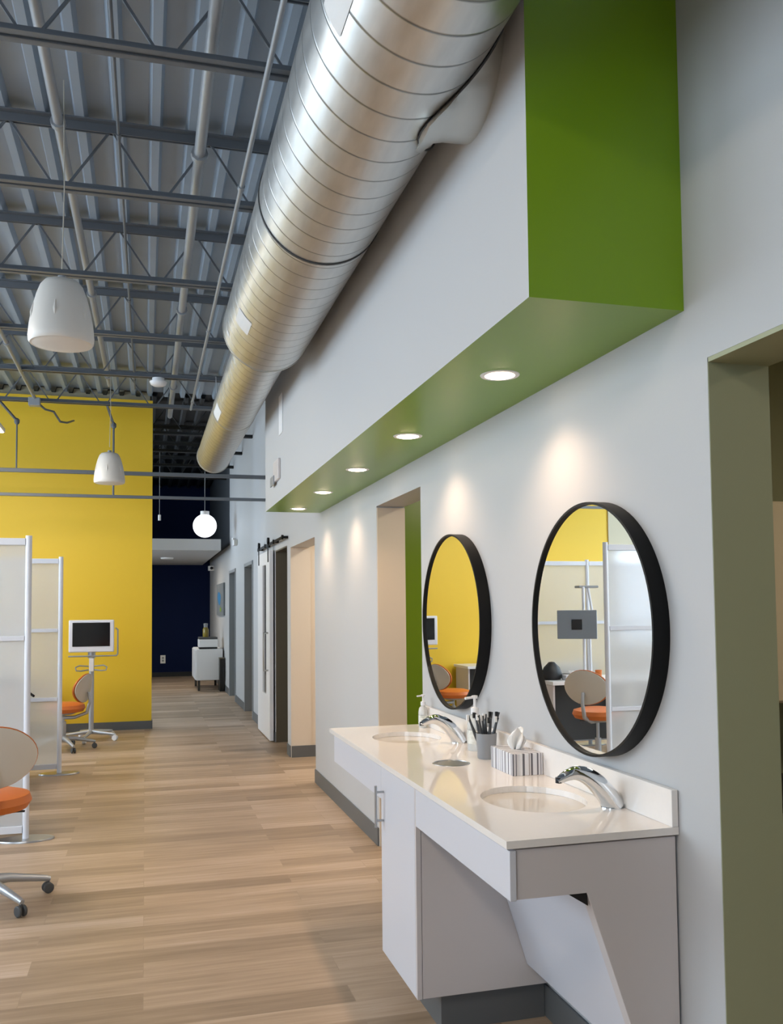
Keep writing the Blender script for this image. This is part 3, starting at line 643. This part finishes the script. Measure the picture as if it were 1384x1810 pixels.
c0 = chair((-.775, 4.95, 0), 'orange clinic chair with beige shell back cut by the left edge', .30, ba=.09)
for ch in c0.children:
    if ch.name.split('.')[0] in ('seat', 'seat_pan', 'back_shell', 'back_cushion', 'back_bracket', 'lever'): ch.location.z += .06
    if ch.name.split('.')[0] == 'gas_column': ch.scale.z = 1.15
c1 = copy_tree(c0); c1.location = (-.83, 10.15, 0); c1.rotation_euler = (0, 0, 1.25); c1['label'] = 'orange clinic chair beside the monitor cart at the yellow wall'
for ch in c1.children:
    k_ = ch.name.split('.')[0]
    if k_.startswith('back_'): ch.location.z -= .11
    elif k_ in ('seat', 'seat_pan', 'lever'): ch.location.z -= .07
c2 = copy_tree(c0); c2.location = (-1.17, 7.25, 0); c2.rotation_euler = (0, 0, .95); c2['label'] = 'orange clinic chair at the desk between the screens, seen in the near mirror'

# ---------------------------------------------------------------- monitor cart by the yellow wall
t = thing('monitor_cart', 'white-framed monitor on a wheeled pole stand before the yellow wall', 'monitor stand', (-.585, 10.75, 0), 0)
MB().box(-.245, .245, -.03, .02, 1.0, 1.365).build('monitor_case', Mt['alu'], t, bevel=.012, seg=3)
MB().box(-.205, .2, -.033, -.029, 1.065, 1.335).build('monitor_screen', Mt['screen'], t)
MB().tube([(-.25, .0, .955), (.27, .0, .955), (.285, .0, .975), (.285, .0, 1.25), (.26, .01, 1.27)], .009, 8).build('side_arm', Mt['cup'], t, smooth=True)
MB().box(-.04, .04, .02, .06, .93, 1.2).tube([(0, .04, .08), (0, .04, 1.0)], .028, 16).build('pole', Mt['chairm'], t, smooth=True)
MB().box(-.025, .025, -.0, .012, .78, .93).build('pole_cover', Mt['white_p'], t, bevel=.004)
hp = [(.02*1, 0, .80)]
for s in (-1, 1):
    MB().tube([(s*.03, .0, .84), (s*.13, -.02, .85), (s*.17, -.03, .83), (s*.16, -.04, .795), (s*.11, -.03, .79), (s*.03, 0, .80)], .008, 8).build('handle_loop', Mt['cup'], t, smooth=True)
for k in range(5):
    a = 2*PI*k/5-.5; c, s = math.cos(a), math.sin(a)
    lg = MB().tube([(0, .04, .10), (.3*c, .3*s+.04, .075)], [.028, .014], 10).build('base_leg', Mt['chairm'], t, smooth=True)
    MB().lathe([(0, -.02), (.03, -.018), (.035, 0), (.03, .018), (0, .02)], 20, T(.3*c, .3*s+.04, .036) @ rotz(a) @ rotx(PI/2)).tube([(.3*c, .3*s+.04, .04), (.3*c, .3*s+.04, .08)], .01, 8).build('caster', Mt['white_p'], lg, smooth=True)
# desks on the left, seen in the mirrors
def desk(loc, label, w, dpt, h):
    t = thing('desk', label, 'desk', loc)
    MB().box(-w, 0, 0, dpt, h-.035, h).build('desktop', Mt['white_p'], t, bevel=.003)
    MB().box(-w+.02, -w+.04, .04, dpt-.03, 0, h-.035).build('side_panel', Mt['lamg'], t); MB().box(-.04, -.02, .04, dpt-.03, 0, h-.035).build('side_panel', Mt['lamg'], t)
    MB().box(-.62*w, -.04, dpt-.06, dpt-.04, .12, h-.035).build('modesty_panel', Mt['castor'], t)
    c = MB().box(-w+.04, -w+.5, .06, dpt-.05, .05, h-.04).build('drawer_unit', Mt['cup'], t, bevel=.003)
    for z in (.18, .4, .6): MB().box(-w+.15, -w+.38, .052, .06, z, z+.012).build('drawer_pull', Mt['steel'], c)
    return t
desk((-1.33, 11.0, 0), 'white-topped desk against the yellow wall, seen in the far mirror', 1.9, .55, .70)
desk((-.98, 7.75, 0), 'white-topped desk between the two frosted screens, seen in the near mirror', 1.7, .6, .76)
t = thing('desk_monitor', 'grey monitor seen from behind on a pole arm above the desk', 'monitor', (-1.47, 8.05, .76))
MB().lathe([(0, .02), (.07, .018), (.08, 0), (0, 0)], 24).build('clamp', Mt['chairm'], t, smooth=True)
MB().tube([(0, 0, .02), (0, 0, .9)], .014, 12).build('pole', Mt['alu'], t, smooth=True)
M_ = T(.12, -.09, .53) @ rotz(.55)
MB().box(-.19, .19, -.02, .02, -.14, .14, 0, M_).build('monitor_back', Mt['mongrey'], t, bevel=.006)
MB().box(-.05, .05, -.028, -.018, -.05, .05, 0, M_).build('mount_plate', Mt['blackp'], t, bevel=.003)
MB().box(-.18, .18, .0205, .022, -.13, .13, 0, M_).build('monitor_screen', Mt['screen'], t)
MB().tube([(0, 0, .5), (.06, -.04, .53)], .012, 8).build('arm', Mt['chairm'], t, smooth=True)
t = thing('desk_lamp_arm', 'grey flat lamp head on a jointed white arm above the desk monitor', 'lamp', (-1.62, 8.2, .76))
MB().tube([(0, 0, 0), (.02, -.02, .45), (-.03, 0, .62), (.05, -.06, .9)], .012, 10).build('arm', Mt['alu'], t, smooth=True)
MB().box(-.06, .16, -.08, .02, .89, .915).build('lamp_head', Mt['cup'], t, bevel=.008)
t = thing('handset_bag', 'black bag lying on the desk between the screens', 'bag', (-1.08, 7.98, .76))
MB().lathe([(0, 0), (.09, 0), (.11, .05), (.08, .12), (.03, .17), (0, .175)], 16, None, 0, 1, .7).build('bag_body', Mt['blackp'], t, smooth=True)
MB().tube([(.06, 0, .10), (.12, .0, .07), (.17, -.02, .03), (.2, -.05, .012)], .010, 8).build('strap', Mt['black'], t, smooth=True)
tag(MB().lathe([(0, 0), (.05, 0), (.12, .03), (.125, .034), (.05, .008), (0, .008)], 28, T(-1.3, 8.15, .76)).build('dish', Mt['bench'], smooth=True), 'shallow dark dish on the desk between the screens', 'dish')
t = thing('tissue_pack', 'pale blue and white tissue pack on the desk between the screens', 'tissue box', (-1.25, 7.9, .76)); MB().box(-.08, .08, -.045, .045, 0, .05).build('carton', Mt['alu'], t, bevel=.004); MB().lathe([(.02, .05), (.012, .06), (.03, .085)], 10).build('tissue', Mt['tissue'], t, smooth=True)
tag(MB().lathe([(0, 0), (.028, 0), (.033, .085), (.028, .085), (.025, .006), (0, .006)], 20, T(-1.55, 7.92, .76)).build('cup', Mt['orange'], smooth=True), 'orange cup at the right end of the desk between the screens', 'cup')

# ---------------------------------------------------------------- corridor: sliding barn door
t = thing('sliding_door', 'white sliding barn door with a narrow glass strip, hung on a black rail', 'door', (1.36, 9.99, 0)); PD = (1.36, 9.99, 0)
local(MB().box(1.34, 1.38, 9.99, 10.30, .012, 2.13).box(1.34, 1.38, 10.62, 11.08, .012, 2.13).box(1.34, 1.38, 10.30, 10.62, .012, .5).box(1.34, 1.38, 10.30, 10.62, 1.98, 2.13).build('leaf', Mt['white_p'], t), PD)
local(MB().box(1.356, 1.364, 10.30, 10.62, .5, 1.98).build('glass_strip', Mt['screen'], t), PD)
local(MB().tube([(1.34, 10.12, 1.2), (1.29, 10.12, 1.2), (1.29, 10.12, .78), (1.34, 10.12, .78)], .011, 10).build('pull_handle', Mt['steel'], t, smooth=True), PD)
for yy in (10.1, 10.95): local(MB().box(1.334, 1.34, yy-.03, yy+.03, 2.0, 2.23).lathe([(0, -.012), (.038, -.012), (.038, .012), (0, .012)], 24, T(1.34, yy, 2.24) @ roty(PI/2)).build('roller', Mt['black'], t), PD)
t = thing('door_rail', 'black barn door rail with stops above the sliding door', 'rail', (1.36, 10, 2.2)); PR = (1.36, 10, 2.2)
local(MB().box(1.345, 1.353, 9.0, 11.1, 2.185, 2.215).build('bar', Mt['black'], t), PR)
for yy in (9.05, 9.7, 10.4, 11.05): local(MB().tube([(1.353, yy, 2.2), (1.402, yy, 2.2)], .014, 10).lathe([(0, -.01), (.024, -.01), (.024, .01), (0, .01)], 16, T(1.345, yy, 2.2) @ roty(PI/2)).build('standoff', Mt['black'], t), PR)
# picture on the corridor wall
t = thing('wall_picture', 'unframed grey canvas with a blue blot and green dab on the corridor wall', 'picture', (X, 17.25, 1.66))
MB().box(-.035, 0, -.78, .78, -.30, .30).build('canvas', Mt['art'], t, bevel=.004)
b = MB(); n = 28; b.add([(-.037, .12+(.36+.05*math.sin(3*2*PI*j/n))*math.cos(2*PI*j/n), .02+(.125+.02*math.sin(2*2*PI*j/n))*math.sin(2*PI*j/n)) for j in range(n)], [tuple(range(n))]); b.build('blue_blot', Mt['blue'], t)
b = MB(); b.add([(-.037, -.2+.16*math.cos(2*PI*j/n), -.19+.045*math.sin(2*PI*j/n)) for j in range(n)], [tuple(range(n))]); b.build('green_dab', Mt['leaf'], t)
# cabinet, printer and bottle at the corridor end
t = thing('side_cabinet', 'white low cabinet on short legs against the corridor wall', 'cabinet', (1.17, 17.2, 0))
MB().box(-.27, .2, -.58, .6, .19, .75).build('body', Mt['white_p'], t, bevel=.006); MB().box(-.288, -.27, -.57, .0, .2, .735).build('door', Mt['white_p'], t, bevel=.003); MB().box(-.288, -.27, .01, .59, .2, .735).build('door', Mt['white_p'], t, bevel=.003)
for a, b_ in ((-.22, -.52), (.15, -.52), (-.22, .52), (.15, .52)): MB().box(a-.02, a+.02, b_-.02, b_+.02, 0, .19).build('leg', Mt['bench'], t)
t = thing('printer', 'white printer with dark top on the low cabinet', 'printer', (1.12, 16.9, .75))
MB().box(-.17, .17, -.22, .2, .035, .175).build('body', Mt['white_p'], t, bevel=.012); MB().box(-.16, .16, -.2, .18, 0, .035).build('paper_tray', Mt['blackp'], t); MB().box(-.165, .165, -.18, .2, .175, .215).build('scanner_lid', Mt['castor'], t, bevel=.006)
t = thing('bottle', 'amber bottle with a pale cap on top of the printer', 'bottle', (1.08, 16.85, .965)); MB().lathe([(0, 0), (.05, 0), (.055, .02), (.055, .14), (.03, .19), (0, .19)], 20).build('glass_body', Mt['amber'], t, smooth=True); MB().lathe([(.035, .18), (.04, .25), (0, .255)], 16).build('cap', Mt['cup'], t, smooth=True)
t = thing('waste_bin', 'tall narrow black bin wedged beyond the low cabinet', 'bin', (1.33, 16.48, 0)); MB().box(-.03, .05, -.1, .12, 0, .58).build('bin_body', Mt['blackp'], t, bevel=.006); MB().box(-.034, .054, -.104, .124, .58, .6).build('lid', Mt['wood_dark'], t, bevel=.004)
t = thing('wall_outlet', 'white outlet plate low on the navy wall', 'outlet', (.385, 20.44, .385)); MB().box(-.055, .055, -.012, 0, -.09, .09).build('plate', Mt['white_p'], t, bevel=.003); MB().box(-.02, .02, -.016, -.012, .01, .05).build('socket', Mt['cup'], t); MB().box(-.02, .02, -.016, -.012, -.05, -.01).build('socket', Mt['cup'], t)
t = thing('wall_camera', 'small white camera on the corridor wall beside the white slab', 'camera', (X, 19.2, 2.34)); MB().box(-.12, 0, -.09, .09, -.05, .05).build('camera_body', Mt['white_p'], t, bevel=.01); MB().lathe([(0, 0), (.03, .0), (.03, .03), (0, .035)], 16, T(-.06, -.09, 0) @ rotx(PI/2)).build('camera_lens', Mt['blackp'], t)
t = thing('emergency_light', 'small white wall fitting high on the corridor wall', 'emergency light', (X, 14.3, 2.52)); MB().box(-.06, 0, -.12, .12, -.04, .05).build('case', Mt['white_p'], t, bevel=.008); MB().lathe([(0, 0), (.03, 0), (.035, .03), (0, .035)], 16, T(-.05, 0, .05)).build('lamp_head', Mt['white_p'], t)
t = thing('corridor_spotlight', 'slim pale fitting hanging in the dark corridor left of the globe', 'spotlight', (.22, 15.0, 2.93)); MB().lathe([(0, 0), (.022, 0), (.022, .09), (0, .095)], 16).build('body', Mt['white_p'], t, smooth=True); MB().tube([(0, 0, .09), (0, 0, 1.29)], .004, 6).build('cord', Mt['pipe'], t)

# ---------------------------------------------------------------- side room seen through the near doorway
t = thing('wall_cupboard', 'cream wall cupboard seen through the near doorway', 'cupboard', (2.28, 3.345, 1.08))
MB().box(0, .9, -.33, 0, 0, .80).build('body', Mt['cream'], t, bevel=.003); MB().box(0.01, .44, -.348, -.33, .01, .79).build('door', Mt['cream'], t, bevel=.003); MB().box(.455, .89, -.348, -.33, .01, .79).build('door', Mt['cream'], t, bevel=.003)
t = thing('base_unit', 'grey bench unit with a dark top seen through the near doorway', 'cabinet', (2.28, 3.345, 0))
MB().box(0, .9, -.5, 0, .1, .70).build('body', Mt['tan'], t, bevel=.003); MB().box(-.01, .91, -.52, 0, .70, .735).build('worktop', Mt['bench'], t); MB().box(.02, .9, -.48, 0, 0, .1).build('toe_kick', Mt['bench'], t)
# ordinary ceiling lamps of the side rooms and the corridor
def room_lamp(x, y, z, w, e, col, label):
    t = thing('flush_light', label, 'ceiling light', (x, y, z)); MB().lathe([(0, -.03), (w*.9, -.03), (w, -.02), (w, 0)], 32).build('housing', Mt['white_p'], t, smooth=True)
    l = bpy.data.lights.new('flush_lamp', 'AREA'); l.shape = 'DISK'; l.size = w*1.7; l.energy = e; l.color = col
    o = bpy.data.objects.new('flush_lamp', l); C.objects.link(o); o.location = (x, y, z-.035)
room_lamp(3.0, 1.5, 2.6, .2, 14, (1, .85, .62), 'round ceiling light of the side room')
room_lamp(2.6, 5.0, 2.6, .2, 22, (1, .88, .7), 'round ceiling light of the middle room')
room_lamp(2.4, 7.8, 2.6, .2, 30, (1, .90, .76), 'round ceiling light of the alcove')
room_lamp(.4, 17.6, 2.47, .12, 22, (1, .9, .75), 'round light in the white corridor slab')
